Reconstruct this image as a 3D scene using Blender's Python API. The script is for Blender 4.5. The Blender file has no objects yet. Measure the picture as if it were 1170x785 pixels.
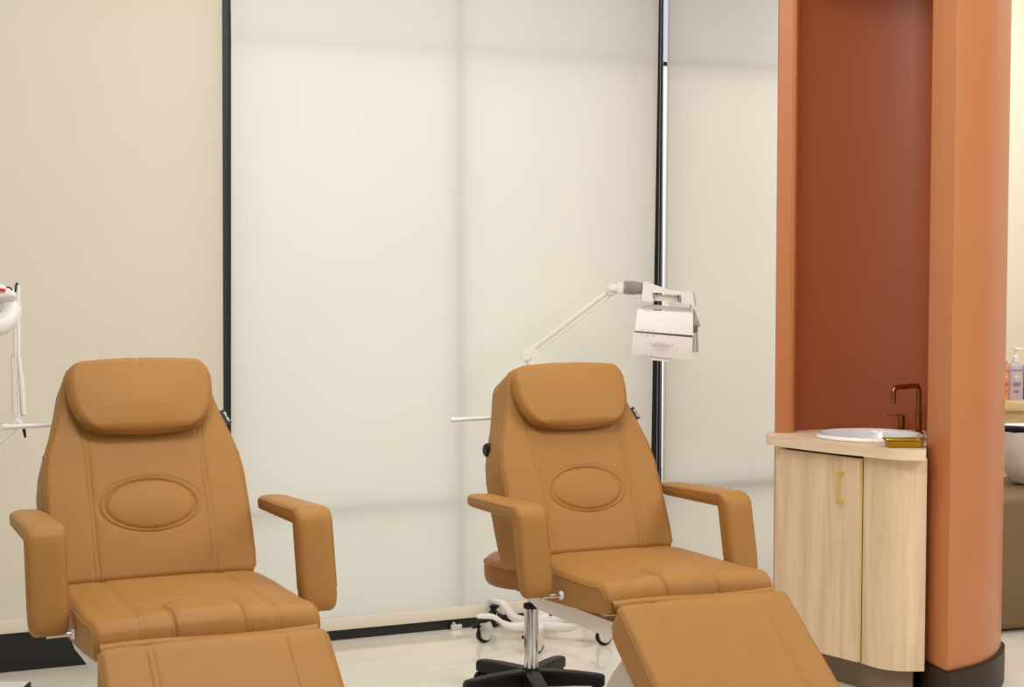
import bpy, math, random
import numpy as np
random.seed(4)
C = bpy.context.scene.collection
SC = bpy.context.scene
PI = math.pi

# ------------------------------------------------------------------ camera
FPX, EYE, PITCH = 1765.0, 1.6, math.atan(92/1765.0)
cam_d = bpy.data.cameras.new('camera'); cam = bpy.data.objects.new('camera', cam_d); C.objects.link(cam)
cam.location = (0, 0, EYE); cam.rotation_euler = (PI/2-PITCH, 0, 0)
cam_d.sensor_width = 36; cam_d.lens = FPX/1170*36; cam_d.clip_end = 200
SC.camera = cam
cp, sp = math.cos(PITCH), math.sin(PITCH)
def at(px, py, Y):
    """measured picture point -> place in the room at distance Y in front of the eye"""
    a, b = (px-585)/FPX, -(py-392.5)/FPX
    d = (a, cp+b*sp, -sp+b*cp)
    k = Y/d[1]
    return np.array((d[0]*k, Y, EYE+d[2]*k))
def onz(px, py, z):
    a, b = (px-585)/FPX, -(py-392.5)/FPX
    d = (a, cp+b*sp, -sp+b*cp)
    k = (z-EYE)/d[2]
    return np.array((d[0]*k, d[1]*k, z))

# ------------------------------------------------------------------ materials
def lin(r, g, b):
    f = lambda v: (v/255/12.92) if v <= 10 else (((v/255)+0.055)/1.055)**2.4
    return (f(r), f(g), f(b), 1)
def mat(name, col, rough=.5, metal=0, bump=0, bscale=200, var=0, vscale=3, spec=.5, coat=0, stretch=None, detail=4):
    m = bpy.data.materials.new(name); m.use_nodes = True
    nt = m.node_tree; b = nt.nodes['Principled BSDF']
    b.inputs['Base Color'].default_value = col; b.inputs['Roughness'].default_value = rough
    b.inputs['Metallic'].default_value = metal; b.inputs['Specular IOR Level'].default_value = spec
    b.inputs['Coat Weight'].default_value = coat; b.inputs['Coat Roughness'].default_value = .1
    tc = nt.nodes.new('ShaderNodeTexCoord')
    src = tc.outputs['Object']
    if stretch:
        mp = nt.nodes.new('ShaderNodeMapping'); mp.inputs['Scale'].default_value = stretch
        nt.links.new(src, mp.inputs['Vector']); src = mp.outputs['Vector']
    if var:
        n = nt.nodes.new('ShaderNodeTexNoise'); n.inputs['Scale'].default_value = vscale; n.inputs['Detail'].default_value = detail
        nt.links.new(src, n.inputs['Vector'])
        r = nt.nodes.new('ShaderNodeValToRGB')
        r.color_ramp.elements[0].position = .3; r.color_ramp.elements[1].position = .7
        r.color_ramp.elements[0].color = [c*(1-var) for c in col[:3]]+[1]
        r.color_ramp.elements[1].color = [min(1, c*(1+var)) for c in col[:3]]+[1]
        nt.links.new(n.outputs['Fac'], r.inputs['Fac']); nt.links.new(r.outputs['Color'], b.inputs['Base Color'])
    if bump:
        n = nt.nodes.new('ShaderNodeTexNoise'); n.inputs['Scale'].default_value = bscale; n.inputs['Detail'].default_value = 3
        nt.links.new(tc.outputs['Object'], n.inputs['Vector'])
        bp = nt.nodes.new('ShaderNodeBump'); bp.inputs['Strength'].default_value = bump; bp.inputs['Distance'].default_value = .002
        nt.links.new(n.outputs['Fac'], bp.inputs['Height']); nt.links.new(bp.outputs['Normal'], b.inputs['Normal'])
    return m
M = {}
M['leather'] = mat('tan_leather', lin(162, 114, 57), .5, bump=.12, bscale=350, var=.03, vscale=9, spec=.22)
M['thread'] = mat('tan_thread', lin(168, 118, 72), .7)
M['stool_leather'] = mat('brown_leather', lin(150, 100, 54), .45, bump=.1, bscale=350, spec=.3)
M['white'] = mat('white_enamel', lin(236, 231, 224), .35)
M['whitep'] = mat('white_plastic', lin(232, 226, 220), .4)
M['offw'] = mat('cream_enamel', lin(232, 226, 212), .4)
M['gray'] = mat('gray_plastic', lin(150, 145, 138), .5)
M['lgray'] = mat('light_gray_plastic', lin(190, 184, 178), .5)
M['black'] = mat('black_plastic', lin(14, 14, 15), .45, spec=.3)
M['blackmetal'] = mat('black_anodised_metal', lin(22, 22, 20), .5)
M['navy'] = mat('navy_brush_seal', lin(40, 46, 66), .6)
M['bead'] = mat('gray_bead', lin(170, 165, 160), .4)
M['beadw'] = mat('pale_bead', lin(205, 205, 215), .4)
M['chrome'] = mat('chrome', lin(225, 222, 218), .12, metal=1)
M['brass'] = mat('brushed_brass', lin(226, 190, 84), .38, metal=.45)
M['bronze'] = mat('antique_bronze', lin(158, 112, 66), .26, metal=1)
M['gold'] = mat('gold_lacquer', lin(168, 134, 28), .3, metal=.75)
M['ceramic'] = mat('white_ceramic', lin(238, 236, 234), .12, coat=.3)
M['terra'] = mat('terracotta_paint', lin(188, 117, 70), .38, bump=.05, bscale=120, var=.015, vscale=4, spec=.45)
M['darkbase'] = mat('dark_brown_base', lin(54, 36, 27), .5, spec=.3)
M['kick'] = mat('gray_brown_kick', lin(120, 100, 82), .5)
M['cream'] = mat('cream_paint', lin(226, 216, 192), .7)
M['brown'] = mat('olive_brown_leather', lin(122, 96, 60), .5, bump=.1, bscale=300)
M['red'] = mat('red_switch', lin(214, 50, 24), .4)
M['inkdark'] = mat('gray_ink', lin(160, 152, 140), .6)
M['inkred'] = mat('red_ink', lin(226, 130, 120), .6)
M['inkw'] = mat('white_ink', lin(225, 225, 220), .6)
M['inkbrown'] = mat('brown_ink', lin(120, 84, 70), .6)
M['green'] = mat('pale_green_ink', lin(210, 220, 160), .6)
M['orange'] = mat('orange_bottle', lin(226, 140, 92), .35)
M['lav'] = mat('lavender_bottle', lin(186, 170, 178), .35)
M['sticker'] = mat('gray_sticker', lin(150, 145, 140), .6)

def wood(name, c1, c2, vert=True):
    m = bpy.data.materials.new(name); m.use_nodes = True; nt = m.node_tree; b = nt.nodes['Principled BSDF']
    tc = nt.nodes.new('ShaderNodeTexCoord'); mp = nt.nodes.new('ShaderNodeMapping')
    mp.inputs['Scale'].default_value = (6, 6, .45) if vert else (2, 2, 14)
    nt.links.new(tc.outputs['Object'], mp.inputs['Vector'])
    n = nt.nodes.new('ShaderNodeTexNoise'); n.inputs['Scale'].default_value = 2.2; n.inputs['Detail'].default_value = 6; n.inputs['Distortion'].default_value = 1.2
    nt.links.new(mp.outputs['Vector'], n.inputs['Vector'])
    n2 = nt.nodes.new('ShaderNodeTexNoise'); n2.inputs['Scale'].default_value = 14; n2.inputs['Detail'].default_value = 3
    nt.links.new(mp.outputs['Vector'], n2.inputs['Vector'])
    mx = nt.nodes.new('ShaderNodeMath'); mx.operation = 'MULTIPLY_ADD'; mx.inputs[1].default_value = .3; mx.inputs[2].default_value = -.15
    nt.links.new(n2.outputs['Fac'], mx.inputs[0])
    ad = nt.nodes.new('ShaderNodeMath'); ad.operation = 'ADD'
    nt.links.new(n.outputs['Fac'], ad.inputs[0]); nt.links.new(mx.outputs[0], ad.inputs[1])
    r = nt.nodes.new('ShaderNodeValToRGB')
    r.color_ramp.elements[0].position = .32; r.color_ramp.elements[1].position = .66
    r.color_ramp.elements[0].color = c2; r.color_ramp.elements[1].color = c1
    nt.links.new(ad.outputs[0], r.inputs['Fac']); nt.links.new(r.outputs['Color'], b.inputs['Base Color'])
    b.inputs['Roughness'].default_value = .45
    return m
M['wood'] = wood('light_oak_laminate', lin(232, 205, 172), lin(214, 183, 147))
M['woodtop'] = wood('light_oak_worktop', lin(232, 206, 176), lin(221, 193, 162), False)
M['woodedge'] = mat('pale_yellow_edge_band', lin(218, 196, 136), .45)
M['wood2'] = wood('pale_shelf_laminate', lin(224, 194, 142), lin(206, 172, 118), False)

def fabric(name, col, trans):
    m = bpy.data.materials.new(name); m.use_nodes = True; nt = m.node_tree
    for n in list(nt.nodes): nt.nodes.remove(n)
    o = nt.nodes.new('ShaderNodeOutputMaterial'); mx = nt.nodes.new('ShaderNodeMixShader')
    d = nt.nodes.new('ShaderNodeBsdfDiffuse'); t = nt.nodes.new('ShaderNodeBsdfTranslucent')
    tc = nt.nodes.new('ShaderNodeTexCoord'); w = nt.nodes.new('ShaderNodeTexNoise')
    w.inputs['Scale'].default_value = 500; nt.links.new(tc.outputs['Object'], w.inputs['Vector'])
    n2 = nt.nodes.new('ShaderNodeTexNoise'); n2.inputs['Scale'].default_value = 1.6; nt.links.new(tc.outputs['Object'], n2.inputs['Vector'])
    r = nt.nodes.new('ShaderNodeMapRange'); r.inputs['To Min'].default_value = .96; r.inputs['To Max'].default_value = 1.03
    nt.links.new(n2.outputs['Fac'], r.inputs['Value'])
    hsv = nt.nodes.new('ShaderNodeHueSaturation'); hsv.inputs['Color'].default_value = col
    nt.links.new(r.outputs['Result'], hsv.inputs['Value'])
    nt.links.new(hsv.outputs['Color'], d.inputs['Color']); nt.links.new(hsv.outputs['Color'], t.inputs['Color'])
    bp = nt.nodes.new('ShaderNodeBump'); bp.inputs['Strength'].default_value = .05; bp.inputs['Distance'].default_value = .001
    nt.links.new(w.outputs['Fac'], bp.inputs['Height']); nt.links.new(bp.outputs['Normal'], d.inputs['Normal'])
    mx.inputs['Fac'].default_value = trans
    nt.links.new(d.outputs[0], mx.inputs[1]); nt.links.new(t.outputs[0], mx.inputs[2]); nt.links.new(mx.outputs[0], o.inputs[0])
    return m
M['shade'] = fabric('cream_shade_fabric', lin(238, 236, 226), .38)
M['shade3'] = fabric('pale_cream_shade_fabric', lin(240, 237, 226), .56)
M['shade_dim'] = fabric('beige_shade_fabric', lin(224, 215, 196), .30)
M['hem'] = mat('cream_hem_fabric', lin(226, 216, 196), .7)

def glass(name, tint, fac=.06):
    m = bpy.data.materials.new(name); m.use_nodes = True; nt = m.node_tree
    for n in list(nt.nodes): nt.nodes.remove(n)
    o = nt.nodes.new('ShaderNodeOutputMaterial'); mx = nt.nodes.new('ShaderNodeMixShader')
    t = nt.nodes.new('ShaderNodeBsdfTransparent'); t.inputs['Color'].default_value = tint
    g = nt.nodes.new('ShaderNodeBsdfGlossy'); g.inputs['Roughness'].default_value = .02
    mx.inputs['Fac'].default_value = fac
    nt.links.new(t.outputs[0], mx.inputs[1]); nt.links.new(g.outputs[0], mx.inputs[2]); nt.links.new(mx.outputs[0], o.inputs[0])
    return m
M['glass'] = glass('clear_window_glass', (.97, .97, .96, 1))
M['transom'] = glass('tinted_transom_glass', (.78, .80, .86, 1))
M['lens'] = glass('magnifier_lens_glass', (.93, .94, .95, 1), .12)

def floor_mat():
    m = bpy.data.materials.new('polished_cream_tile'); m.use_nodes = True; nt = m.node_tree; b = nt.nodes['Principled BSDF']
    tc = nt.nodes.new('ShaderNodeTexCoord'); mp = nt.nodes.new('ShaderNodeMapping')
    mp.inputs['Rotation'].default_value = (0, 0, -.396); mp.inputs['Location'].default_value = (.3, .35, 0)
    nt.links.new(tc.outputs['Object'], mp.inputs['Vector'])
    mp2 = nt.nodes.new('ShaderNodeMapping'); mp2.inputs['Scale'].default_value = (.5, 2.2, 1)
    nt.links.new(mp.outputs['Vector'], mp2.inputs['Vector'])
    n = nt.nodes.new('ShaderNodeTexNoise'); n.inputs['Scale'].default_value = 1.6; n.inputs['Detail'].default_value = 5; n.inputs['Distortion'].default_value = 1.5
    nt.links.new(mp2.outputs['Vector'], n.inputs['Vector'])
    r = nt.nodes.new('ShaderNodeValToRGB'); r.color_ramp.elements[0].position = .35; r.color_ramp.elements[1].position = .65
    r.color_ramp.elements[0].color = lin(234, 226, 209); r.color_ramp.elements[1].color = lin(243, 236, 222)
    nt.links.new(n.outputs['Fac'], r.inputs['Fac'])
    br = nt.nodes.new('ShaderNodeTexBrick'); br.offset = 0; br.inputs['Scale'].default_value = 1
    br.inputs['Brick Width'].default_value = 1.2; br.inputs['Row Height'].default_value = 1.2; br.inputs['Mortar Size'].default_value = .0018
    br.inputs['Mortar'].default_value = lin(226, 216, 197)
    nt.links.new(mp.outputs['Vector'], br.inputs['Vector'])
    nt.links.new(r.outputs['Color'], br.inputs['Color1']); nt.links.new(r.outputs['Color'], br.inputs['Color2'])
    nt.links.new(br.outputs['Color'], b.inputs['Base Color'])
    b.inputs['Roughness'].default_value = .06; b.inputs['Specular IOR Level'].default_value = .65
    return m
M['floor'] = floor_mat()

# ------------------------------------------------------------------ mesh kit
class MB:
    def __init__(s): s.v = []; s.f = []; s.mi = []
    def add(s, verts, faces, mi=0):
        o = len(s.v); s.v.extend([tuple(map(float, p)) for p in verts])
        s.f.extend([tuple(i+o for i in f) for f in faces]); s.mi.extend([mi]*len(faces)); return s
    def box(s, c, d, R=None, mi=0, bev=0):
        x, y, z = [k/2 for k in d]
        if bev <= 0:
            vs = [(a*x, b*y, e*z) for a in (-1, 1) for b in (-1, 1) for e in (-1, 1)]
            fs = [(0, 1, 3, 2), (4, 6, 7, 5), (0, 4, 5, 1), (2, 3, 7, 6), (0, 2, 6, 4), (1, 5, 7, 3)]
        else:
            b_ = min(bev, x*.99, y*.99, z*.99)
            rows = []
            for lvl in ((-z, b_), (-z+b_*.3, b_*.3), (-z+b_, 0), (z-b_, 0), (z-b_*.3, b_*.3), (z, b_)):
                zz, ins = lvl; ring = []
                for cx, cy, a0 in ((1, 1, 0), (-1, 1, PI/2), (-1, -1, PI), (1, -1, 3*PI/2)):
                    for k in range(4):
                        a = a0+k*PI/6
                        ring.append((cx*(x-b_)+(b_-ins)*math.cos(a), cy*(y-b_)+(b_-ins)*math.sin(a), zz))
                rows.append(ring)
            n = 16; vs = [p for r in rows for p in r]; fs = []
            for i in range(5):
                for j in range(n): fs.append((i*n+j, i*n+(j+1) % n, (i+1)*n+(j+1) % n, (i+1)*n+j))
            fs.append(tuple(range(n-1, -1, -1))); fs.append(tuple(range(5*n, 6*n)))
        vs = np.array(vs)
        if R is not None: vs = vs@np.array(R).T
        return s.add(vs+np.array(c), fs, mi)
    def tube(s, pts, r, n=14, mi=0, cap=True):
        pts = [np.array(p, float) for p in pts]; N = len(pts)
        rr = [r]*N if not hasattr(r, '__len__') else list(r)
        vs = []; ref = None
        for i in range(N):
            t = pts[min(i+1, N-1)]-pts[max(i-1, 0)]; t /= (np.linalg.norm(t)+1e-12)
            if ref is None:
                ref = np.array((0, 0, 1.)) if abs(t[2]) < .9 else np.array((1., 0, 0))
            a = ref-t*(ref@t); a /= np.linalg.norm(a); b = np.cross(t, a); ref = a
            for k in range(n):
                q = 2*PI*k/n; vs.append(pts[i]+rr[i]*(a*math.cos(q)+b*math.sin(q)))
        fs = [(i*n+k, i*n+(k+1) % n, (i+1)*n+(k+1) % n, (i+1)*n+k) for i in range(N-1) for k in range(n)]
        if cap: fs += [tuple(range(n-1, -1, -1)), tuple(range((N-1)*n, N*n))]
        return s.add(vs, fs, mi)
    def loft(s, rings, mi=0, cap=True):
        n = len(rings[0]); vs = [p for r in rings for p in r]
        fs = [(i*n+k, i*n+(k+1) % n, (i+1)*n+(k+1) % n, (i+1)*n+k) for i in range(len(rings)-1) for k in range(n)]
        if cap: fs += [tuple(range(n-1, -1, -1)), tuple(range((len(rings)-1)*n, len(rings)*n))]
        return s.add(vs, fs, mi)
    def lathe(s, prof, c=(0, 0, 0), n=40, mi=0, R=None, cap=True, sx=1, sy=1):
        rings = []
        for r, z in prof:
            rg = np.array([(sx*r*math.cos(2*PI*k/n), sy*r*math.sin(2*PI*k/n), z) for k in range(n)])
            if R is not None: rg = rg@np.array(R).T
            rings.append(rg+np.array(c))
        return s.loft(rings, mi, cap)
    def prism(s, poly, z0, z1, mi=0):
        n = len(poly)
        vs = [(p[0], p[1], z0) for p in poly]+[(p[0], p[1], z1) for p in poly]
        fs = [(k, (k+1) % n, n+(k+1) % n, n+k) for k in range(n)]+[tuple(range(n-1, -1, -1)), tuple(range(n, 2*n))]
        return s.add(vs, fs, mi)
    def grid(s, G, mi=0, flip=False):
        n, m = G.shape[:2]
        fs = [((i*m+j), (i*m+j+1), ((i+1)*m+j+1), ((i+1)*m+j)) for i in range(n-1) for j in range(m-1)]
        if flip: fs = [f[::-1] for f in fs]
        return s.add(G.reshape(-1, 3), fs, mi)
    def twosheet(s, F, B, mi=0, mids=3, puff=0):
        n, m = F.shape[:2]; o = len(s.v)
        idx = [(0, j) for j in range(m)]+[(i, m-1) for i in range(1, n)]+[(n-1, j) for j in range(m-2, -1, -1)]+[(i, 0) for i in range(n-2, 0, -1)]
        s.grid(F, mi); oB = len(s.v); s.grid(B, mi, True)
        L = len(idx); prev = [o+i*m+j for i, j in idx]
        ce = F[:, :].reshape(-1, 3).mean(0)
        for k in range(1, mids+1):
            if k <= mids-0:
                t = k/(mids+1); base = len(s.v); ring = []
                for i, j in idx: ring.append(F[i, j]*(1-t)+B[i, j]*t)
                s.v.extend([tuple(map(float, p)) for p in ring]); cur = [base+q for q in range(L)]
                for q in range(L):
                    s.f.append((prev[(q+1) % L], prev[q], cur[q], cur[(q+1) % L])); s.mi.append(mi)
                prev = cur
        cur = [oB+i*m+j for i, j in idx]
        for q in range(L):
            s.f.append((prev[(q+1) % L], prev[q], cur[q], cur[(q+1) % L])); s.mi.append(mi)
        return s
    def build(s, name, mats, parent=None, smooth=True, angle=40, loc=None, rot=None):
        me = bpy.data.meshes.new(name); me.from_pydata(s.v, [], s.f); me.validate()
        for m in (mats if isinstance(mats, (list, tuple)) else [mats]): me.materials.append(m)
        if len(me.polygons) == len(s.mi): me.polygons.foreach_set('material_index', s.mi)
        if smooth:
            me.polygons.foreach_set('use_smooth', [True]*len(me.polygons))
            try: me.set_sharp_from_angle(angle=math.radians(angle))
            except Exception: pass
        me.update()
        o = bpy.data.objects.new(name, me); C.objects.link(o)
        if parent is not None: o.parent = parent
        if loc is not None: o.location = loc
        if rot is not None: o.rotation_euler = rot
        return o
def thing(name, label, cat, loc=(0, 0, 0), rz=0, group=None):
    o = bpy.data.objects.new(name, None); C.objects.link(o); o.location = loc; o.rotation_euler = (0, 0, rz)
    o.empty_display_size = .05
    o['label'] = label; o['category'] = cat
    if group: o['group'] = group
    return o
def tag(o, label, cat, group=None):
    o['label'] = label; o['category'] = cat
    if group: o['group'] = group
    return o
def struct(o): o['kind'] = 'structure'; return o
def rotz(a): c, s = math.cos(a), math.sin(a); return np.array(((c, -s, 0), (s, c, 0), (0, 0, 1)))
def rotx(a): c, s = math.cos(a), math.sin(a); return np.array(((1, 0, 0), (0, c, -s), (0, s, c)))
def roty(a): c, s = math.cos(a), math.sin(a); return np.array(((c, 0, s), (0, 1, 0), (-s, 0, c)))
def text_obj(name, txt, size, m, parent, loc, R3, bold=0):
    cu = bpy.data.curves.new(name, 'FONT'); cu.body = txt; cu.size = size; cu.align_x = 'CENTER'; cu.align_y = 'CENTER'
    cu.extrude = .0004; cu.offset = bold
    tmp = bpy.data.objects.new(name+'_curve', cu); C.objects.link(tmp)
    dg = bpy.context.evaluated_depsgraph_get(); me = bpy.data.meshes.new_from_object(tmp.evaluated_get(dg))
    C.objects.unlink(tmp); bpy.data.objects.remove(tmp); bpy.data.curves.remove(cu)
    v = np.array([tuple(p.co) for p in me.vertices])@np.array(R3).T+np.array(loc)
    me.vertices.foreach_set('co', v.ravel()); me.update()
    me.materials.clear(); me.materials.append(m); me.name = name
    o = bpy.data.objects.new(name, me); C.objects.link(o)
    if parent is not None: o.parent = parent
    return o
def copy_tree(o, parent=None):
    c = o.copy(); C.objects.link(c)
    if parent is not None: c.parent = parent
    for ch in list(o.children): copy_tree(ch, c)
    return c

# ------------------------------------------------------------------ room shell
TH = .396                                   # how far the window wall is turned from the picture plane
e = np.array((math.cos(TH), math.sin(TH), 0)); nrm = np.array((-math.sin(TH), math.cos(TH), 0))
W0 = onz(545, 716.5, 0)
RW = rotz(TH)
def wl(a, b, z): return W0+e*a+nrm*b+np.array((0, 0, z))      # along the wall, beyond it, up
def wall_x(px, py=392.5, b=0):
    a_, b_ = (px-585)/FPX, -(py-392.5)/FPX
    d = np.array((a_, cp+b_*sp, -sp+b_*cp)); o = np.array((0, 0, EYE))
    k = (nrm@(W0+nrm*b-o))/(nrm@d); q = o+d*k
    return e@(q-W0), q[2]
fl = MB(); fl.add([(-7, -3, 0), (9, -3, 0), (9, 12, 0), (-7, 12, 0)], [(0, 1, 2, 3)])
struct(fl.build('floor', M['floor'], smooth=False))
aL0, aL1 = wall_x(254)[0], wall_x(264)[0]
aR0, aR1 = wall_x(748)[0], wall_x(764)[0]
aE = wall_x(985)[0]
TOP = 3.3
# wall pieces round the openings
b = MB()
b.box(wl(aL1-2.2-2.0, .2, TOP/2), (4.0, .2, TOP), RW)
b.box(wl(aE+2.4, .2, TOP/2), (4.6, .2, TOP), RW)
b.box(wl((aL1-2.2+aE+.1)/2, .2, TOP+.25), (aE-aL1+2.5+6, .2, .5), RW)
struct(b.build('wall_back', M['cream'], smooth=False))
def bar(mb, a0, a1, z0, z1, b0, b1, mi=0): mb.box(wl((a0+a1)/2, (b0+b1)/2, (z0+z1)/2), (a1-a0, b1-b0, z1-z0), RW, mi)
mid = wall_x(523, 392, .03)[0]
zlo = wall_x(523, 571, .03)[1]; zhi = wall_x(523, 61, .03)[1]
def window(n, a0, a1, mids, solid=False):
    f = MB(); B0, B1 = .045, .12
    bar(f, a0, a0+.02, .0, TOP, B0, B1); bar(f, a1-.02, a1, .0, TOP, B0, B1)
    bar(f, a0+.02, a1-.02, 0, .07, B0, B1); bar(f, a0+.02, a1-.02, TOP-.07, TOP, B0, B1)
    for m_ in mids: bar(f, m_-.021, m_+.021, .07, TOP-.07, .03, .05)
    if not solid:
        bar(f, a0+.02, a1-.02, zlo-.018, zlo+.018, .03, .05); bar(f, a0+.02, a1-.02, zhi-.002, zhi+.014, .03, .05)
    o = struct(f.build('window_%d' % n, M['blackmetal'], smooth=False))
    g = MB(); bar(g, a0+.02, a1-.02, .07, zhi, .085, .09); g.build('window_pane', M['glass'], o, smooth=False)
    g = MB(); bar(g, a0+.02, a1-.02, zhi, TOP-.07, .085, .09); g.build('transom_pane', M['glass'] if solid else M['transom'], o, smooth=False)
    return o
am = (aL0+aL1)/2
window(1, am-2.1, am, [], True)
window(2, am, aR0+.012, [mid])
window(3, aR0+.012, aE+.1, [])
# black threshold strip along the foot of the glazing
s_ = MB(); bar(s_, am-2.2, am, 0, .16, .008, .043); bar(s_, am, aE+.1, 0, .105, .008, .043)
struct(s_.build('baseboard_back', M['blackmetal'], smooth=False))
k = MB(); bar(k, am-.026, am+.034, .16, TOP, .018, .044); struct(k.build('trim_1', M['blackmetal'], smooth=False))
k = MB(); a2 = wall_x(747.5, 392, .03)[0]; bar(k, a2-.03, a2+.014, .16, TOP, .018, .044); struct(k.build('trim_2', M['blackmetal'], smooth=False))
k = MB()
a3 = a2+.014
bar(k, a3, a3+.022, .16, TOP, .022, .034)
for q in range(3): bar(k, a3+.001+q*.0075, a3+.004+q*.0075, .16, TOP, .016, .022)
struct(k.build('trim_3', M['navy'], smooth=False))

def shade(label, px0t, px0b, px1t, px1b, zbot, fm, hem=True, chain=None):
    """px*: measured edges at y=0 and y=470; the cloth hangs a hair askew, as it does there"""
    def edge(pt, pb):
        a_, z_ = wall_x(pt, 0); c_, w_ = wall_x(pb, 470); return lambda z: c_+(a_-c_)*(z-w_)/(z_-w_)
    E0, E1 = edge(px0t, px0b), edge(px1t, px1b)
    root = thing('roller_shade', label, 'roller shade', tuple(wl(0, 0, 0)), 0, 'cream roller shades over the glazed wall')
    o0 = np.array(root.location)
    n, m = 30, 24; G = np.zeros((n, m, 3)); ztop = TOP-.08
    for i in range(n):
        z = zbot+.05+(ztop-zbot-.05)*i/(n-1)
        for j in range(m):
            t = j/(m-1); a_ = E0(z)*(1-t)+E1(z)*t
            wav = .003*math.sin(t*9+1)*(1-i/n)
            G[i, j] = wl(a_, -.002+wav, z)-o0
    f = MB(); f.grid(G); f.build('shade_fabric', fm, root)
    h = MB(); a0, a1 = E0(zbot), E1(zbot)
    h.box(wl((a0+a1)/2, -.002, zbot+.027)-o0, (a1-a0, .014, .054), RW, 0, .005); h.build('hem_bar', M['hem'], root)
    r = MB(); R = RW@roty(PI/2)
    r.lathe([(.035, -(a1-a0)/2), (.035, (a1-a0)/2)], wl((E0(ztop)+E1(ztop))/2, .03, ztop+.03)-o0, 20, R=R); r.build('roller_tube', fm, root)
    for (cx0, cx1, y0, y1, bo, cm) in chain or []:
        c = MB(); p0 = np.array((*wall_x(cx0, y0, bo), 0)); p1 = np.array((*wall_x(cx1, y1, bo), 0))
        N = int(abs(p0[1]-p1[1])/.011)
        for i in range(N+1):
            t = i/N; q = wl(p0[0]*(1-t)+p1[0]*t, bo, p0[1]*(1-t)+p1[1]*t)-o0; r_ = .0021
            c.add([q+(r_, 0, 0), q-(r_, 0, 0), q+(0, r_, 0), q-(0, r_, 0), q+(0, 0, r_), q-(0, 0, r_)],
                  [(0, 2, 4), (2, 1, 4), (1, 3, 4), (3, 0, 4), (2, 0, 5), (1, 2, 5), (3, 1, 5), (0, 3, 5)])
        c.tube([wl(p0[0], bo, p0[1])-o0, wl(p1[0], bo, p1[1])-o0], .0007, 6)
        c.build('bead_chain', cm, root)
    return root
shade('beige roller shade left of the black post, ending above a wide black sill', -330, -330, 253.5, 255, .155, M['shade_dim'])
shade('wide cream roller shade between the two chairs, with cross-shaped mullion shadow', 264, 264, 752.6, 744.5, .045, M['shade'],
      chain=[(755.4, 750, 0, 560, .012, M['beadw']), (758, 753.5, 0, 560, .012, M['beadw'])])
clp = MB(); ca_ = wall_x(520, 716)[0]; clp.box(wl(ca_, -.014, .012), (.05, .018, .024), RW, 0, .004); clp.box(wl(ca_-.012, -.016, .028), (.012, .012, .014), RW, 0, .002)
tag(clp.build('chain_clip', mat('clear_plastic_clip', lin(205, 200, 190), .2), None), 'small clear plastic chain clip at the foot of the wide shade', 'clip')
shade('cream roller shade between the LED panel and the terracotta column', 763, 757.5, 990, 990, .045, M['shade3'],
      chain=[(765, 759.5, 0, 548, -.012, M['bead'])])

# ------------------------------------------------------------------ terracotta column unit
def poly(pts): return [tuple(((px-585)/FPX*Y, Y)) for px, Y in pts]
def xy(px, Y): return ((px-585)/FPX*Y, Y)
CZ = .93
def smooth_closed(p, it=2):
    for _ in range(it):
        q = []
        for i in range(len(p)):
            a, b_ = np.array(p[i]), np.array(p[(i+1) % len(p)]); q += [tuple(a*.75+b_*.25), tuple(a*.25+b_*.75)]
        p = q
    return p
pill_front = [xy(1061.5, 5.64), xy(1085, 5.50), xy(1088.5, 5.487), xy(1092.5, 5.494)] + [xy(*q) for q in
    ((1104, 5.525), (1116, 5.56), (1127, 5.605), (1136, 5.655), (1142.5, 5.71), (1147, 5.77), (1149.5, 5.83), (1150.3, 5.89))] 
back_out = [(xy(1149, 5.95)[0], 5.95), (xy(1146, 6.02)[0], 6.03), (xy(1140, 6.1)[0], 6.1), (xy(1120, 6.3)[0], 6.3), (1.5, 6.48), (1.3, 6.52), xy(892, 6.42), xy(886.5, 6.3), xy(886.3, 6.1)]
fin = [xy(888, 6.075), xy(903, 6.065), xy(907, 6.07), xy(909.5, 6.09), xy(909, 6.13)]
nb = [xy(914, 6.17), xy(935, 6.2), xy(965, 6.225), xy(1000, 6.225), xy(1035, 6.2), xy(1058, 6.165), xy(1064.5, 6.11), xy(1064, 5.9)]
col_plan = pill_front+back_out+fin+nb
k = MB(); k.prism(col_plan, 0, 3.2)
k.prism([xy(888, 6.075), xy(1062, 5.7), xy(1062, 6.3), xy(888, 6.3)], 2.75, 3.2)  # unseen cap over the niche, added to keep overhead light out of it
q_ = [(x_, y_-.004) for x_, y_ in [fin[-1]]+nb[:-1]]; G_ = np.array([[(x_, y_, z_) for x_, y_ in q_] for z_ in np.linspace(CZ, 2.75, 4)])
nk = MB(); nk.grid(G_); struct(nk.build('wall_niche', mat('shaded_terracotta_paint', lin(164, 90, 55), .42, bump=.05, bscale=120, var=.015, vscale=4), angle=60))  # niche shade put into the colour: a darker copy of the column's terracotta
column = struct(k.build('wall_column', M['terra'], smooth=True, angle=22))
pb = [(x_+dx, y_+dy) for (x_, y_), (dx, dy) in zip(pill_front, [(-.012, -.004), (-.004, -.014), (0, -.016), (.004, -.016), (.004, -.016), (.005, -.014), (.007, -.013), (.009, -.012), (.012, -.01), (.014, -.006), (.015, 0), (.015, 0)])]
pb += [(pb[-1][0]-.005, 5.96), (pb[-1][0]-.03, 6.06), (pb[-1][0]-.08, 6.2), (pb[0][0]+.05, 6.2), (pb[0][0], 5.75)]
k = MB(); k.prism(pb, 0, .13)
top_in = [(x_*.0+np.mean([q[0] for q in pb])+(x_-np.mean([q[0] for q in pb]))*.985, y_+.004) for x_, y_ in pb]
k.prism(top_in, .13, .136)
struct(k.build('baseboard_column', M['darkbase'], smooth=True, angle=22))

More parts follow.
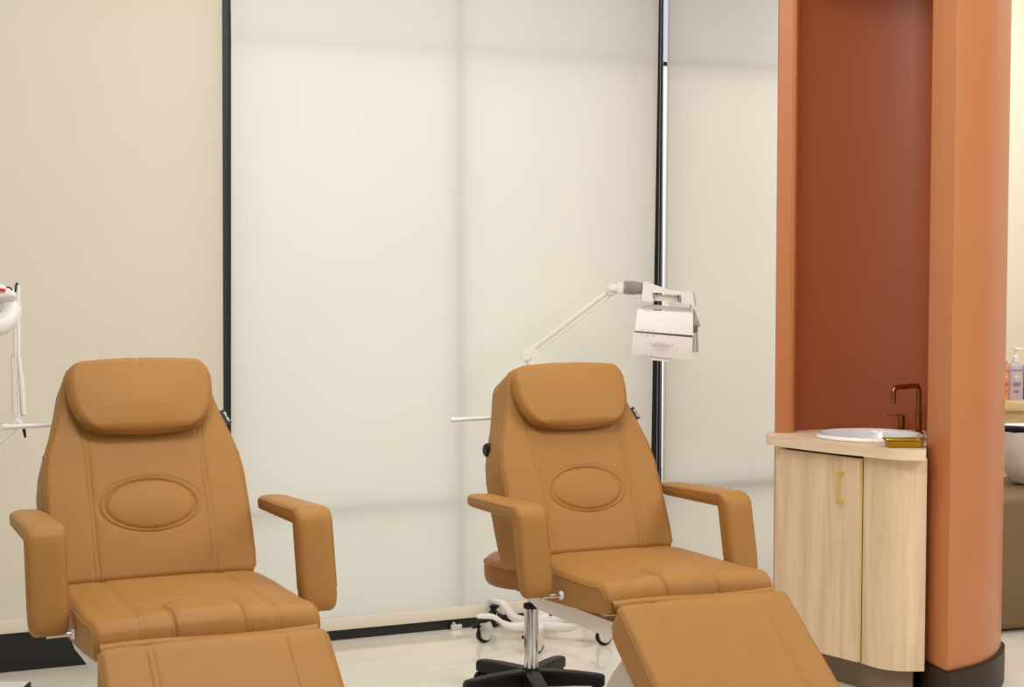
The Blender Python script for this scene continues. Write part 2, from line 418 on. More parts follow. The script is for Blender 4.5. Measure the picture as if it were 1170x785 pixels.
# vanity cabinet and worktop
ct = [xy(892, 6.16), xy(883.5, 6.13), xy(878.5, 6.09), xy(876.6, 6.045), xy(878.5, 6.0), xy(885, 5.965), xy(900, 5.905), xy(925, 5.815), xy(950, 5.735), xy(975, 5.665), xy(990, 5.625), xy(1003, 5.585), xy(1016, 5.548), xy(1028, 5.525), xy(1042, 5.51), xy(1060.5, 5.505),
      xy(1060.8, 5.64), xy(1061, 6.0), xy(1061, 6.195), xy(1000, 6.22), xy(935, 6.196), xy(912, 6.165)]
from mathutils.geometry import tessellate_polygon
from mathutils import Vector
hx_, hy_ = xy(995, 5.915); hole = [(hx_+.199*math.cos(a), hy_+.199*.93*math.sin(a)) for a in np.linspace(0, 2*PI, 56)[:-1]]
tri = tessellate_polygon([[Vector((*p, 0)) for p in ct], [Vector((*p, 0)) for p in hole]])
allp = ct+hole; na = len(allp); nc = len(ct)
k = MB(); fs = []
for t_ in tri:
    a, b_, c_ = [np.array(allp[q]) for q in t_]
    up_ = (b_-a)[0]*(c_-a)[1]-(b_-a)[1]*(c_-a)[0] > 0
    t_ = tuple(t_) if up_ else tuple(t_)[::-1]
    fs += [t_, tuple(q+na for q in t_[::-1])]
fs += [(q, q+na, (q+1) % nc+na, (q+1) % nc) for q in range(nc)]
nh = len(hole); fs += [(nc+q, nc+(q+1) % nh, nc+(q+1) % nh+na, nc+q+na) for q in range(nh)]
k.add([(*p, CZ) for p in allp]+[(*p, CZ-.038) for p in allp], fs)
counter = tag(k.build('countertop', M['woodtop'], smooth=True, angle=30), 'light oak countertop with rounded corner holding the white basin', 'countertop')
def inset(p, dy): return [(x_, y_+dy) for x_, y_ in p]
van = thing('vanity_cabinet', 'light oak curved vanity cabinet under the basin, beside the terracotta column', 'cabinet', (*xy(970, 5.95), 0))
vo = np.array(van.location)
def vl(p): return [(x_-vo[0], y_-vo[1]) for x_, y_ in p]
body = [xy(889, 6.14), xy(887.6, 6.05), xy(889.5, 6.01), xy(892, 6.0), xy(985.5, 5.72), xy(988.5, 5.683), xy(997, 5.648), xy(1008, 5.61), xy(1020, 5.582), xy(1034, 5.566), xy(1050, 5.564), xy(1062, 5.566), xy(1062, 5.66), xy(1062, 6.15)]
k = MB(); k.prism(vl(body), .112, CZ-.115)
bc = np.mean(np.array(vl(body)), 0); vb = vl(body)
inn = [tuple(bc+(np.array(p_)-bc)*(1-.016/np.linalg.norm(np.array(p_)-bc))) for p_ in vb]; nb_ = len(vb)
for q in range(nb_):
    r_ = (q+1) % nb_
    for za, zc in ((CZ-.115, CZ-.038),):
        k.add([(*vb[q], za), (*vb[r_], za), (*vb[r_], zc), (*vb[q], zc), (*inn[q], za), (*inn[r_], za), (*inn[r_], zc), (*inn[q], zc)], [(0, 1, 2, 3), (5, 4, 7, 6), (3, 2, 6, 7)])
k.build('cabinet_body', M['wood'], van, angle=25)
kick = [xy(892, 6.1), xy(985, 5.76), xy(998, 5.69), xy(1014, 5.64), xy(1030, 5.61), xy(1049, 5.605), xy(1049, 6.1)]
k = MB(); k.prism(vl(kick), 0, .112); k.build('toe_kick', M['kick'], van, angle=25)
dA, dB = np.array(xy(892.5, 5.975)), np.array(xy(984.2, 5.671)); dd = (dB-dA)/np.linalg.norm(dB-dA); dn = np.array((-dd[1], dd[0]))
if dn[1] > 0: dn = -dn
zt = CZ-.038-.014; zb = .118
def dquad(a0, a1, o0, o1): return [tuple(dA+dd*a0+dn*o0-vo[:2]), tuple(dA+dd*a1+dn*o0-vo[:2]), tuple(dA+dd*a1+dn*o1-vo[:2]), tuple(dA+dd*a0+dn*o1-vo[:2])]
Ld = np.linalg.norm(dB-dA)
k = MB(); k.prism(dquad(0, Ld, -.018, 0), zb, zt); door = k.build('cabinet_door', M['wood'], van, smooth=False)
k = MB(); k.prism(dquad(Ld, Ld+.0012, -.0185, .0005), zb, zt); k.build('edge_band', M['woodedge'], door, smooth=False)
k = MB(); k.prism(dquad(.0, Ld+.012, -.045, -.02), zb, zt+.012); k.build('door_gap_shadow', M['black'], van, smooth=False)  # black slab behind the door, standing in for the shadow in its gap
# handle of the door
hz0, hz1 = at(970, 574, 5.72)[2], at(970, 541, 5.72)[2]
def dpt(a, o, z): q = dA+dd*a+dn*o-vo[:2]; return (q[0], q[1], z)
hp = Ld*.80
k = MB()
for zz in (hz0, hz1):
    q0 = np.array(dpt(hp, .0, zz)); q1 = np.array(dpt(hp, .034, zz)); c_ = (q0+q1)/2
    k.box(c_, (.008, .036, .009), rotz(math.atan2(dd[1], dd[0])), 0, .001)
k.box(np.array(dpt(hp, .032, (hz0+hz1)/2)), (.008, .008, hz1-hz0+.009), rotz(math.atan2(dd[1], dd[0])), 0, .001)
k.build('door_handle', M['brass'], door, angle=30)

# basin
sx_, sy_ = xy(995, 5.915)
bas = thing('wash_basin', 'white round basin set in the oak countertop', 'basin', (sx_, sy_, CZ))
R_ = .208
k = MB(); prof = [(R_-.012, 0.0), (R_-.003, .001), (R_, .006), (R_-.002, .012), (R_-.008, .0165), (R_-.016, .0175), (R_-.023, .014), (R_-.029, .002)]
k.lathe(prof+[(R_-.036, -.03), (R_-.05, -.055), (R_-.08, -.075), (R_*.4, -.088), (.03, -.092), (.0, -.092)], n=72, cap=False, sy=.93)
k.build('basin_bowl', M['ceramic'], bas, angle=60)
k = MB(); k.lathe([(.0, .003), (.02, .003), (.022, 0)], (0, 0, -.092), 24, cap=False); k.build('drain', M['bronze'], bas)
# tap
fx, fy = xy(1051.5, 6.04)
fau = thing('basin_faucet', 'antique bronze faucet with squared gooseneck spout behind the basin', 'faucet', (fx, fy, CZ))
k = MB(); k.lathe([(.019, 0), (.019, .004), (.0125, .006), (.0125, .085), (.009, .087)], n=24); k.build('faucet_body', M['bronze'], fau)
top = at(1051, 440.5, 6.04)[2]-CZ; tipx = at(1021, 440, 5.95)[0]-fx
pts = [(0, 0, .08)]
r0 = .022; dirv = np.array((tipx, -.09, 0)); Lh = np.linalg.norm(dirv); dirv /= Lh
for i in range(9):
    a = i/8*PI/2; pts.append(tuple(dirv*r0*(1-math.cos(a))+np.array((0, 0, top-r0+r0*math.sin(a)))))
for i in range(9):
    a = i/8*PI/2; pts.append(tuple(dirv*(Lh-r0+r0*math.sin(a))+np.array((0, 0, top-r0+r0*math.cos(a)))))
pts.append(tuple(dirv*Lh+np.array((0, 0, top-.062))))
k = MB(); k.tube(pts, .0098, 18); k.build('faucet_spout', M['bronze'], fau)
hx = at(1030, 480, 6.12)[0]-fx
k = MB(); k.lathe([(.017, 0), (.017, .004), (.0135, .006), (.0135, .066), (.011, .068)], (hx, .08, 0), 24); h_ = k.build('faucet_valve', M['bronze'], fau)
k = MB(); k.box((hx-.028, .078, .066), (.058, .013, .007), None, 0, .002); k.build('faucet_lever', M['bronze'], h_)
# gold dish
dx, dy = xy(1035, 5.60)
dish = MB()
def rrect(w, d, r, z, c=(0, 0), n=5):
    o = []
    for cx, cy, a0 in ((1, 1, 0), (-1, 1, PI/2), (-1, -1, PI), (1, -1, 3*PI/2)):
        for q in range(n):
            a = a0+q/(n-1)*PI/2; o.append((c[0]+cx*(w/2-r)+r*math.cos(a), c[1]+cy*(d/2-r)+r*math.sin(a), z))
    return o
Rz = rotz(-.05)
rings = [rrect(.12, .062, .012, .0), rrect(.126, .068, .013, .004), rrect(.136, .076, .014, .024), rrect(.150, .09, .016, .0285), rrect(.150, .09, .016, .0305), rrect(.132, .072, .013, .0275), rrect(.120, .06, .012, .006)]
dish.loft([np.array(r)@Rz.T for r in rings])
tag(dish.build('soap_dish', M['gold'], None, loc=(dx, dy, CZ), angle=35), 'small flared gold dish on the countertop in front of the basin', 'dish')

# ------------------------------------------------------------------ treatment chairs
def tcols(m, seams=(), W=.27):
    t = np.linspace(-1, 1, m); return np.sign(t)*(1-(1-np.abs(t))**1.35)
def gro(d, depth, sig): return -depth*np.exp(-(d/sig)**2)
def seam(u, u0): # flat-felled seam: welt between two stitch lines
    d = np.abs(np.abs(u)-u0)
    return gro(d-.006, .0016, .0018)+gro(d+.006, .0016, .0018)+.0007*np.exp(-(d/.004)**4) - .0022*np.exp(-(d/.013)**2)
def edge_round(d, r):
    x = np.clip(d/r, 0, 1); return -r*(1-np.sqrt(np.clip(1-(1-x)**2, 0, 1)))
def stitches(mb, pts, normals, mi=1, step=.006, ln=.004, wd=.0011):
    """small thread stitches along a polyline that lies on the surface"""
    P = np.array(pts); seg = np.linalg.norm(np.diff(P, axis=0), axis=1); cum = np.concatenate([[0], np.cumsum(seg)])
    for s in np.arange(step/2, cum[-1]-ln, step):
        i = np.searchsorted(cum, s)-1; i = min(max(i, 0), len(seg)-1); f = (s-cum[i])/max(seg[i], 1e-9)
        p = P[i]*(1-f)+P[i+1]*f; t = (P[i+1]-P[i])/max(seg[i], 1e-9); n = np.array(normals[i])
        bq = np.cross(t, n); h = .0006
        a, c = p, p+t*ln
        vs = [a-bq*wd/2+n*h, a+bq*wd/2+n*h, c+bq*wd/2+n*h, c-bq*wd/2+n*h, (a+c)/2+n*(h+.0006)]
        mb.add(vs, [(0, 1, 4), (1, 2, 4), (2, 3, 4), (3, 0, 4)], mi)

# --- backrest sheet (x across, z up along the back, -y the front)
bs = np.array([0, .02, .06, .12, .2, .3, .36, .42, .48, .53, .58, .61, .63, .643, .65])
bw = 1.015*np.array([.260, .268, .271, .272, .272, .270, .262, .245, .225, .212, .201, .194, .184, .166, .132])
def backW(s):
    return np.interp(s, bs, bw)
def back_h(u, s):
    W = backW(s); Lb = .65
    h = .014*(1-np.clip(np.abs(u)/W, 0, 1)**2.2)*np.clip(1-((s-.3)/.36)**4, 0, 1)
    d = np.minimum(np.minimum(W-np.abs(u), (Lb-s)*1.0), s+.002)
    h += edge_round(np.maximum(d, 0), .016)
    h += seam(u, .158)
    # stitched oval in the lumbar area
    rr = np.sqrt((u/.122)**2+((s-.208)/.0705)**2); dn_ = (rr-1)*.085
    h += gro(dn_, .0042, .0035)+.0022*np.exp(-((dn_-.0055)/.004)**2)+np.where(rr < 1, .010*(1-np.clip(rr, 0, 1)**2)**.8, 0)+gro(dn_-.012, .0025, .004)
    return h
def make_back():
    n, m = 250, 190
    x = np.linspace(0, 1, n); s = .65*(x-.045*np.sin(2*PI*x)/1.0*.9); s = np.clip(s, 0, .65)
    t = tcols(m); S, T = np.meshgrid(s, t, indexing='ij'); U = T*backW(S)
    Hh = back_h(U, S); F = np.stack([U, -Hh, S], -1)
    Ub = T*(backW(S)+.007); d = np.minimum(np.minimum(backW(S)+.007-np.abs(Ub), .65-S), S)
    Hb = -.142-edge_round(np.maximum(d, 0), .014)-.012*np.clip(1-(S/.5-.5)**2, 0, 1)
    B = np.stack([Ub, -Hb, S], -1)
    mb = MB(); mb.twosheet(F[:, ::1], B, 0)
    sm = np.interp(s, s, s)
    ss = np.linspace(.015, .635, 110)
    smooth = backW(ss)
    for sg in (-1, 1):
        for o in (-.006, .006):
            uu = np.full_like(ss, sg*(.158+o)); pp = np.stack([uu, -back_h(uu, ss)-.0002, ss], -1); stitches(mb, pp, [(0, -1, 0)]*len(pp))
        uu = sg*(smooth-.010); pp = np.stack([uu, -back_h(uu, ss)-.0002, ss], -1); stitches(mb, pp, [(sg*.4, -.9, 0)]*len(pp))
        # welt along the edge
        e_ = np.stack([sg*(smooth-.001), -back_h(smooth-.001, ss), ss], -1); mb.tube(e_, .0022, 8, 0)
    a = np.linspace(0, 2*PI, 160); uo, so = .131*np.cos(a), .208+.0765*np.sin(a)
    pp = np.stack([uo, -back_h(uo, so)-.0002, so], -1); stitches(mb, pp, [(0, -1, 0)]*len(pp))
    return mb
# --- head pillow in the same frame
ps = np.array([.412, .416, .424, .436, .452, .475, .505, .54, .58, .605, .620, .628, .632])
pw = 1.045*np.array([  .080, .110, .137, .154, .167, .178, .187, .191, .192, .185, .173, .157, .130])
def make_pillow():
    n, m = 110, 130
    x = np.linspace(0, 1, n); s = .412+.220*(x-.07*np.sin(2*PI*x)); t = tcols(m)
    S, T = np.meshgrid(s, t, indexing='ij'); W = np.interp(S, ps, pw); U = T*W
    d = np.minimum(np.minimum(W-np.abs(U), .632-S), S-.412); d = np.maximum(d, 0)
    xx = (S-.412)/.22; S0 = S; Sg = S+.007*(1-T**2)*xx**3-.005*(1-T**2)*(1-xx)**3
    H = .058+edge_round(d, .022)+.020*np.clip(1-(np.abs(U)/.2)**2.4, 0, 1)*np.clip(1-((S-.522)/.115)**2, 0, 1)**.7
    H += -.004*np.exp(-((U+.004)/.007)**2)*np.exp(-((.632-S)/.04)**1)
    H += -.0015*np.exp(-((U-.03+ (S-.6)*.4)/.010)**2)*np.exp(-((.6-S)/.03)**2)
    F = np.stack([U, -H, Sg], -1)
    Hb = .004+0*S; B = np.stack([U*.96, -Hb, .522+(Sg-.522)*.96], -1)
    mb = MB(); mb.twosheet(F, B, 0)
    idx = [(0, j) for j in range(0, m, 3)]+[(i, m-1) for i in range(1, n, 3)]+[(n-1, j) for j in range(m-2, -1, -3)]+[(i, 0) for i in range(n-2, 0, -3)]
    for off, rad in ((0, .0024), (-.012, .0016)):
        lp = [F[i, j]+np.array((0, -off, 0)) for i, j in idx]; lp.append(lp[0]); mb.tube(lp, rad, 8, 0, False)
    return mb
# --- seat (forward is -y, up is z)
WS = .27
def seat_path(s, L=.555, R=.05, drop=.06):
    """distance along the cover, from the hinge over the lip and down the front -> (forward, up, nf, nu)"""
    arc = R*PI/2
    f = np.where(s < L, s, np.where(s < L+arc, L+R*np.sin(np.clip((s-L)/R, 0, PI/2)), L+R))
    u = np.where(s < L, 0, np.where(s < L+arc, -R+R*np.cos(np.clip((s-L)/R, 0, PI/2)), -R-(s-L-arc)))
    th = np.clip((s-L)/R, 0, PI/2)
    return f, u, np.sin(th), np.cos(th)
SL = .555+.05*PI/2+.024
def seatW(s): return WS-.028*np.exp(-np.maximum(s+.02, 0)/.05)-.006*np.clip((s-.5)/.14, 0, 1)
def seat_h(u, s):
    W = seatW(s)
    h = .012*(1-np.clip(np.abs(u)/W, 0, 1)**2.4)*np.clip(np.minimum((s+.03)/.1, (SL-s)/.06), 0, 1)
    h += .006*np.exp(-((s-.56)/.07)**2)
    d = np.minimum(W-np.abs(u), np.minimum(s+.03, SL-s+.004)); h += edge_round(np.maximum(d, 0), .018)
    h += seam(u, .158+.0*s)
    # raised arch panel in the middle of the front lip
    q = np.clip((.475-s), 0, None); rr = np.sqrt((u/.082)**2+(q/.10)**2)
    dn_ = np.where(s > .475, np.abs(u)-.082, (rr-1)*.085)
    h += gro(dn_, .0035, .003)+gro(dn_-.010, .0025, .003)+np.where(dn_ < 0, .005*np.clip(-dn_/.03, 0, 1)**.6, 0)
    return h
def seat_pt(u, s):
    f, up, nf, nu = seat_path(s); h = seat_h(u, s)
    return np.stack([u+0*s, -(f+nf*h), up+nu*h], -1)
def make_seat():
    n, m = 230, 190
    s = np.linspace(-.03, SL, n); t = tcols(m); S, T = np.meshgrid(s, t, indexing='ij'); U = T*seatW(S)
    F = seat_pt(U, S)
    fb = np.linspace(-.03, .585, n); FB = np.repeat(fb[:, None], m, 1)
    ub = -.112+.034*np.clip(FB/.58, 0, 1)**1.2
    ub = np.where(FB > .5, ub+.0*FB, ub)
    B = np.stack([U*.985, -FB, ub], -1)
    mb = MB(); mb.twosheet(F[::1], B, 0)
    # twosheet faces expect the other winding here
    ss = np.linspace(.0, SL-.01, 130)
    def nrm_(s_): f, u_, nf, nu = seat_path(s_); return [(0, -a, c) for a, c in zip(nf, nu)]
    for sg in (-1, 1):
        for o in (-.006, .006): stitches(mb, seat_pt(np.full_like(ss, sg*(.158+o)), ss), nrm_(ss))
        stitches(mb, seat_pt(sg*(seatW(ss)-.009), ss), [(sg*.4, a[1], a[2]) for a in nrm_(ss)])
        mb.tube(seat_pt(sg*(seatW(ss)-.001), ss), .0022, 8, 0)
        s2 = np.linspace(.475, SL-.01, 30); stitches(mb, seat_pt(np.full_like(s2, sg*.087), s2), nrm_(s2)); stitches(mb, seat_pt(np.full_like(s2, sg*.077), s2), nrm_(s2))
    a = np.linspace(0, PI, 60)
    stitches(mb, seat_pt(.087*np.cos(a), .475-.105*np.sin(a)), [(0, 0, 1)]*60)
    return mb
# --- leg rest
LW = .266
def leg_path(s, R=.042, L=.50):
    a1 = R*PI/2; th0 = np.clip(s/R, 0, PI/2); th1 = np.clip((s-a1-L)/R, 0, PI/2)
    f = -R*np.cos(th0)+np.clip(s-a1, 0, L)+R*np.sin(th1)+R-.012
    u = -R+R*np.sin(th0)-R+R*np.cos(th1)
    return f, u, -np.cos(th0)+np.sin(th1), np.where(s < a1, np.sin(th0), np.cos(th1))
LL = .042*PI+.50
def legW(s): return LW-.012*np.exp(-((s)/.03)**2)-.012*np.exp(-((LL-s)/.03)**2)
def leg_h(u, s):
    W = legW(s); h = .010*(1-np.clip(np.abs(u)/W, 0, 1)**2.4)*np.clip(np.minimum(s/.08, (LL-s)/.08), 0, 1)
    d = W-np.abs(u); h += edge_round(np.maximum(d, 0), .016); h += seam(u, .155); return h
def leg_pt(u, s):
    f, up, nf, nu = leg_path(s); h = leg_h(u, s); return np.stack([u+0*s, -(f+nf*h), up+nu*h], -1)
def make_leg():
    n, m = 180, 180
    s = np.linspace(0, LL, n); t = tcols(m); S, T = np.meshgrid(s, t, indexing='ij'); U = T*legW(S)
    F = leg_pt(U, S); fb = np.linspace(-.006, .566, n); FB = np.repeat(fb[:, None], m, 1)
    B = np.stack([U*.985, -FB, -.106+0*FB], -1)
    mb = MB(); mb.twosheet(F, B, 0)
    ss = np.linspace(.01, LL-.01, 120)
    def nn(s_): f, u_, nf, nu = leg_path(s_); return [(0, -a, c) for a, c in zip(nf, nu)]
    for sg in (-1, 1):
        for o in (-.006, .006): stitches(mb, leg_pt(np.full_like(ss, sg*(.155+o)), ss), nn(ss))
        for o in (.008, .012): stitches(mb, leg_pt(sg*(legW(ss)-o), ss), [(sg*.4, a[1], a[2]) for a in nn(ss)])
        mb.tube(leg_pt(sg*(legW(ss)-.001), ss), .0022, 8, 0)
    return mb
# --- armrest: an upright front pad turning into a level arm pad; origin at its front top edge
def make_arm():
    wid = .097
    path = []                       # (y, z, tangent y, tangent z, thickness)
    lean = .235
    dn_ = np.array((-math.sin(lean), -math.cos(lean)))        # down the upright
    up = -dn_; nf = np.array((up[1], -up[0]))                 # towards the back
    base = np.array((.030, -.006))
    Lq = .268
    rows = []
    def sec(c, t, th, w, rnd):                                 # c centre, t tangent in (y,z)
        n2 = np.array((-t[1], t[0])); ring = []
        for q in range(32):
            a = 2*PI*q/32; ca, sa = math.cos(a), math.sin(a); p_ = rnd
            xx = math.copysign(abs(ca)**p_, ca)*w/2; yy = math.copysign(abs(sa)**p_, sa)*th/2
            ring.append((xx, c[0]+n2[0]*yy, c[1]+n2[1]*yy))
        rows.append(ring)
    th = .066
    for d, f in ((0, .45), (.004, .66), (.011, .82), (.022, .94), (.04, 1.0)):
        c = base+dn_*(Lq-d); sec(c, up, th*f, wid*(.35+.65*f) if f < 1 else wid, .55)
    for d in np.linspace(.06, Lq-.034, 9): sec(base+dn_*(Lq-d), up, th, wid, .5)
    # bend
    padd = np.array((math.cos(.05), -math.sin(.05)))
    c0 = base+dn_*.034; c1 = np.array((.062, -.0275))
    for k in range(1, 7):
        f = k/7; c = (1-f)**2*c0+2*f*(1-f)*np.array((.0315, -.0235))+f*f*c1
        ang0 = math.atan2(up[1], up[0]); ang1 = math.atan2(padd[1], padd[0]); a = ang0+(ang1-ang0)*f
        sec(c, np.array((math.cos(a), math.sin(a))), th*(1-f)+.05*f, wid, .5)
    for d in np.linspace(0, 1, 12):
        c = c1+padd*(.345*d); sec(c, padd, .050-.007*d, wid*(1-.06*d*d), .56)
    for d, f, g in ((.018, .97, .96), (.036, .90, .87), (.052, .80, .74), (.065, .66, .58), (.074, .48, .40), (.079, .25, .2)):
        sec(c1+padd*(.345+d)+np.array((0, .005*(1-f))), padd, .043*f, wid*.94*g, .7)
    mb = MB(); mb.loft(rows)
    # seams along both sides of the pad and down the upright
    for sg in (-1, 1):
        idx = 0 if sg > 0 else 16
        for q in (2, -2):
            line = [np.array(r[(idx+q) % 32])+np.array((sg*.0004, 0, 0)) for r in rows[5:-4]]
            if q == -2 and True: stitches(mb, line, [(sg*.8, .2, .2)]*len(line))
            mb.tube(line, .0011, 6, 0)
    return mb

def make_chair(label, loc, rz, al, be, ga, yL, zL, ax):
    ch = thing('treatment_chair', label, 'treatment chair', (loc[0], loc[1], 0), rz, 'tan leather treatment chairs')
    zh = loc[2]; rb = (-al, 0, 0); H0 = (0, 0, zh)
    LM = [M['leather'], M['thread']]
    make_back().build('backrest', LM, ch, loc=(ax[2], 0, zh), rot=rb, angle=50)
    make_pillow().build('head_pillow', LM, ch, loc=(-.006, 0, zh), rot=rb, angle=60)
    make_seat().build('seat', LM, ch, loc=H0, rot=(-be, 0, 0), angle=60)
    make_leg().build('leg_rest', LM, ch, loc=(0, -yL, zh+zL), rot=(ga, 0, 0), angle=60)
    # folded leather flap bridging seat and leg rest
    k = MB(); G = np.zeros((60, 12, 3))
    for i in range(60):
        t = i/59; u = -.256+.507*t
        wob = .004*math.sin(t*5.5+.6)+.003*t
        for j in range(12):
            a = -0.5+j/11*2.6
            G[i, j] = (u, -(.618+.016*math.sin(a)), -.047+wob+.012*math.cos(a)*1.0)
    k.grid(G); G2 = G.copy(); G2[:, :, 1] += .004; G2[:, :, 2] -= .004; k.grid(G2, 0, True)
    for i in (0, 59):
        for j in range(11): k.add([G[i, j], G[i, j+1], G2[i, j+1], G2[i, j]], [(0, 1, 2, 3)])
    k.build('seat_flap', LM, ch, loc=H0, rot=(-be, 0, 0), angle=60)
    arm_mesh = None
    for sg in (-1, 1):
        a = make_arm().build('armrest', LM, ch, loc=(sg*.343+ax[0 if sg < 0 else 1], -.275, zh+.207), angle=50)
        k = MB(); y_, z_ = -.275-.035, -.058
        k.tube([(sg*.262, y_, zh+z_), (sg*.335, y_, zh+z_)], .006, 14)
        rod = k.build('armrest_rod', M['chrome'], ch)
        k = MB(); k.lathe([(.0, -.005), (.011, -.005), (.013, -.002), (.013, .003), (.0, .003)], (sg*.272, y_, zh+z_), 26, R=roty(PI/2), cap=False)
        k.build('rod_washer', M['white'], rod)
    # white steel frame below the seat
    k = MB(); tp, bt = zh-.112, zh-.178
    for sg in (-1, 1):
        vs = []
        for xo in (sg*.235, sg*.215):
            vs += [(xo, .02, zh-.113), (xo, -.585, zh-.082), (xo, -.60, zh-.128), (xo, -.05, zh-.158), (xo, .02, zh-.145)]
        k.add(vs, [(0, 1, 2, 3, 4), (9, 8, 7, 6, 5), (0, 5, 6, 1), (1, 6, 7, 2), (2, 7, 8, 3), (3, 8, 9, 4), (4, 9, 5, 0)])
    k.box((0, -.12, zh-.138), (.43, .05, .035)); k.box((0, -.46, zh-.118), (.43, .05, .035))
    k.build('seat_frame', M['whitep'], ch, smooth=False)
    k = MB(); k.box((.085, -.28, (.38+zh-.11)/2), (.07, .14, zh-.11-.38), None, 0, .012); k.build('lift_column', M['whitep'], ch)
    # moulded base cover
    k = MB(); rings = []
    for z, w, d, r in ((.0, .36, .58, .06), (.045, .36, .58, .06), (.06, .34, .54, .06), (.2, .30, .42, .07), (.28, .275, .36, .08), (.335, .235, .32, .08), (.375, .19, .27, .07), (.395, .15, .22, .06), (.400, .09, .15, .04)):
        rings.append(rrect(w, d, r, z, (.072, -.28)))
    k.loft(rings); cov = k.build('base_cover', M['whitep'], ch, angle=50)
    k = MB(); k.box((.072-.129, -.335, .305), (.002, .05, .045), roty(.34)); st = k.build('rating_sticker', M['sticker'], cov, smooth=False)
    # black woven tag on the side seam
    s0 = .47
    sl = math.atan2(-.035, .1)
    k = MB(); Rt = roty(sl*1.05); k.box((.2345, .012, s0), (.019, .0015, .046), Rt); tg = k.build('woven_tag', M['black'], ch, smooth=False, loc=H0, rot=rb)
    Rtxt = Rt@np.stack([np.array((0, 0, -1.)), np.array((1., 0, 0)), np.array((0, -1., 0))], 1)
    t_ = text_obj('tag_text', 'SPA ART', .0085, M['inkw'], tg, np.array((.2385, .0105, s0)), Rtxt, .0002)
    # paper-roll bar behind the backrest, adjuster knob
    k = MB(); k.tube([(-.354, .165, .535), (.20, .165, .535)], .0065, 14)
    k.lathe([(.0, -.004), (.007, -.004), (.0085, 0), (.0085, .012), (.0065, .014)], (-.358, .165, .535), 18, R=roty(PI/2))
    for sg in (-.15, .15): k.box((sg, .14, .535), (.02, .06, .012))
    k.build('paper_roll_bar', M['white'], ch, loc=H0, rot=rb)
    k = MB(); k.lathe([(.006, -.05), (.006, 0), (.020, .001), (.024, .006), (.023, .020), (.016, .026)], (-.252+ax[3], .130, .408), 20, R=roty(-PI/2))
    k.build('adjuster_knob', M['black'], ch, loc=H0, rot=rb)
    return ch
make_chair('tan leather reclining treatment chair in front of the black post, nearest the magnifying lamp',
           (-.942, 4.108, .757), .411, .525, .027, .659, .651, -.012, (.015, .004, -.008, .014))
make_chair('tan leather reclining treatment chair with a stool behind it, beside the oak vanity',
           (.281, 4.867, .686), .383, .489, .031, .636, .669, -.008, (-.006, -.004, -.006, 0))

# ------------------------------------------------------------------ rolling stool
stx, sty = xy(607, 5.62)
stool = thing('rolling_stool', 'round tan leather rolling stool on a black star base, behind the chair', 'stool', (stx, sty, 0))
k = MB(); k.lathe([(0, .43), (.14, .43), (.160, .432), (.168, .442), (.172, .46), (.173, .490), (.170, .508), (.162, .521), (.150, .529), (.1, .535), (0, .537)], n=56, cap=False)
k.tube([(.1735*math.cos(a), .1735*math.sin(a), .508) for a in np.linspace(0, 2*PI, 60)], .0025, 8, 0, False)
k.build('stool_seat', M['stool_leather'], stool, angle=60)
k = MB(); k.box((0, 0, .418), (.11, .09, .028), None, 0, .006); k.build('seat_plate', M['black'], stool)
k = MB(); k.lathe([(.014, .36), (.014, .42)], n=24); k.lathe([(.026, .108), (.026, .345), (.024, .348), (.012, .348)], n=32)
cyl = k.build('gas_cylinder', M['chrome'], stool, angle=50)
k = MB(); k.lathe([(.028, .334), (.0285, .338), (.0285, .350), (.015, .354)], n=28); k.build('cylinder_collar', M['black'], cyl)
k = MB(); k.lathe([(.055, .05), (.055, .088), (.045, .102), (.033, .110), (.03, .114)], n=32); k.build('base_hub', M['black'], stool)
for i in range(5):
    a = math.radians(64+72*i); ca, sa = math.cos(a), math.sin(a)
    k = MB(); rows = []
    for r, w, zt_, zb_ in ((.03, .060, .108, .050), (.09, .056, .108, .052), (.16, .052, .106, .056), (.24, .048, .100, .058), (.265, .044, .096, .056), (.272, .034, .090, .060)):
        ring = []
        for (dx_, z_) in ((-.5, zb_), (.5, zb_), (.5, zt_-.010), (.36, zt_-.002), (0, zt_), (-.36, zt_-.002), (-.5, zt_-.010)):
            ring.append((ca*r-sa*dx_*w, sa*r+ca*dx_*w, z_))
        rows.append(ring)
    k.loft(rows); k.build('base_arm', M['black'], stool, angle=35)
    k = MB(); c = np.array((ca*.246, sa*.246, 0)); b_ = rotz(a+.6+i)
    k.tube([c+(0, 0, .05), c+(0, 0, .07)], .006, 10)
    k.box(c+np.array((0, 0, .05)), (.03, .03, .02), b_, 0, .004); cs = k.build('caster', M['black'], stool)
    for sg in (-1, 1):
        k = MB(); k.lathe([(.0, -.009), (.022, -.009), (.0265, -.005), (.0265, .005), (.022, .009), (.0, .009)], c+b_@np.array((.012, sg*.013, .0265)), 24, R=b_@rotx(PI/2), cap=False); k.build('caster_wheel', M['black'], cs)

# ------------------------------------------------------------------ LED panel on a wheeled stand
lx, ly = .115, 6.50
led = thing('led_therapy_panel', 'white LED light panel on a jointed arm over a wheeled stand behind the chair', 'light panel', (lx, ly, 0))
L0 = np.array((lx, ly, 0))
k = MB(); k.box((0, 0, .075), (.085, .07, .075), rotz(.2), 0, .012); k.box((.015, .02, .15), (.05, .045, .11), rotz(.2), 0, .008)
k.lathe([(.03, .11), (.028, .2), (.019, .215)], n=24); k.build('stand_hub', M['white'], led)
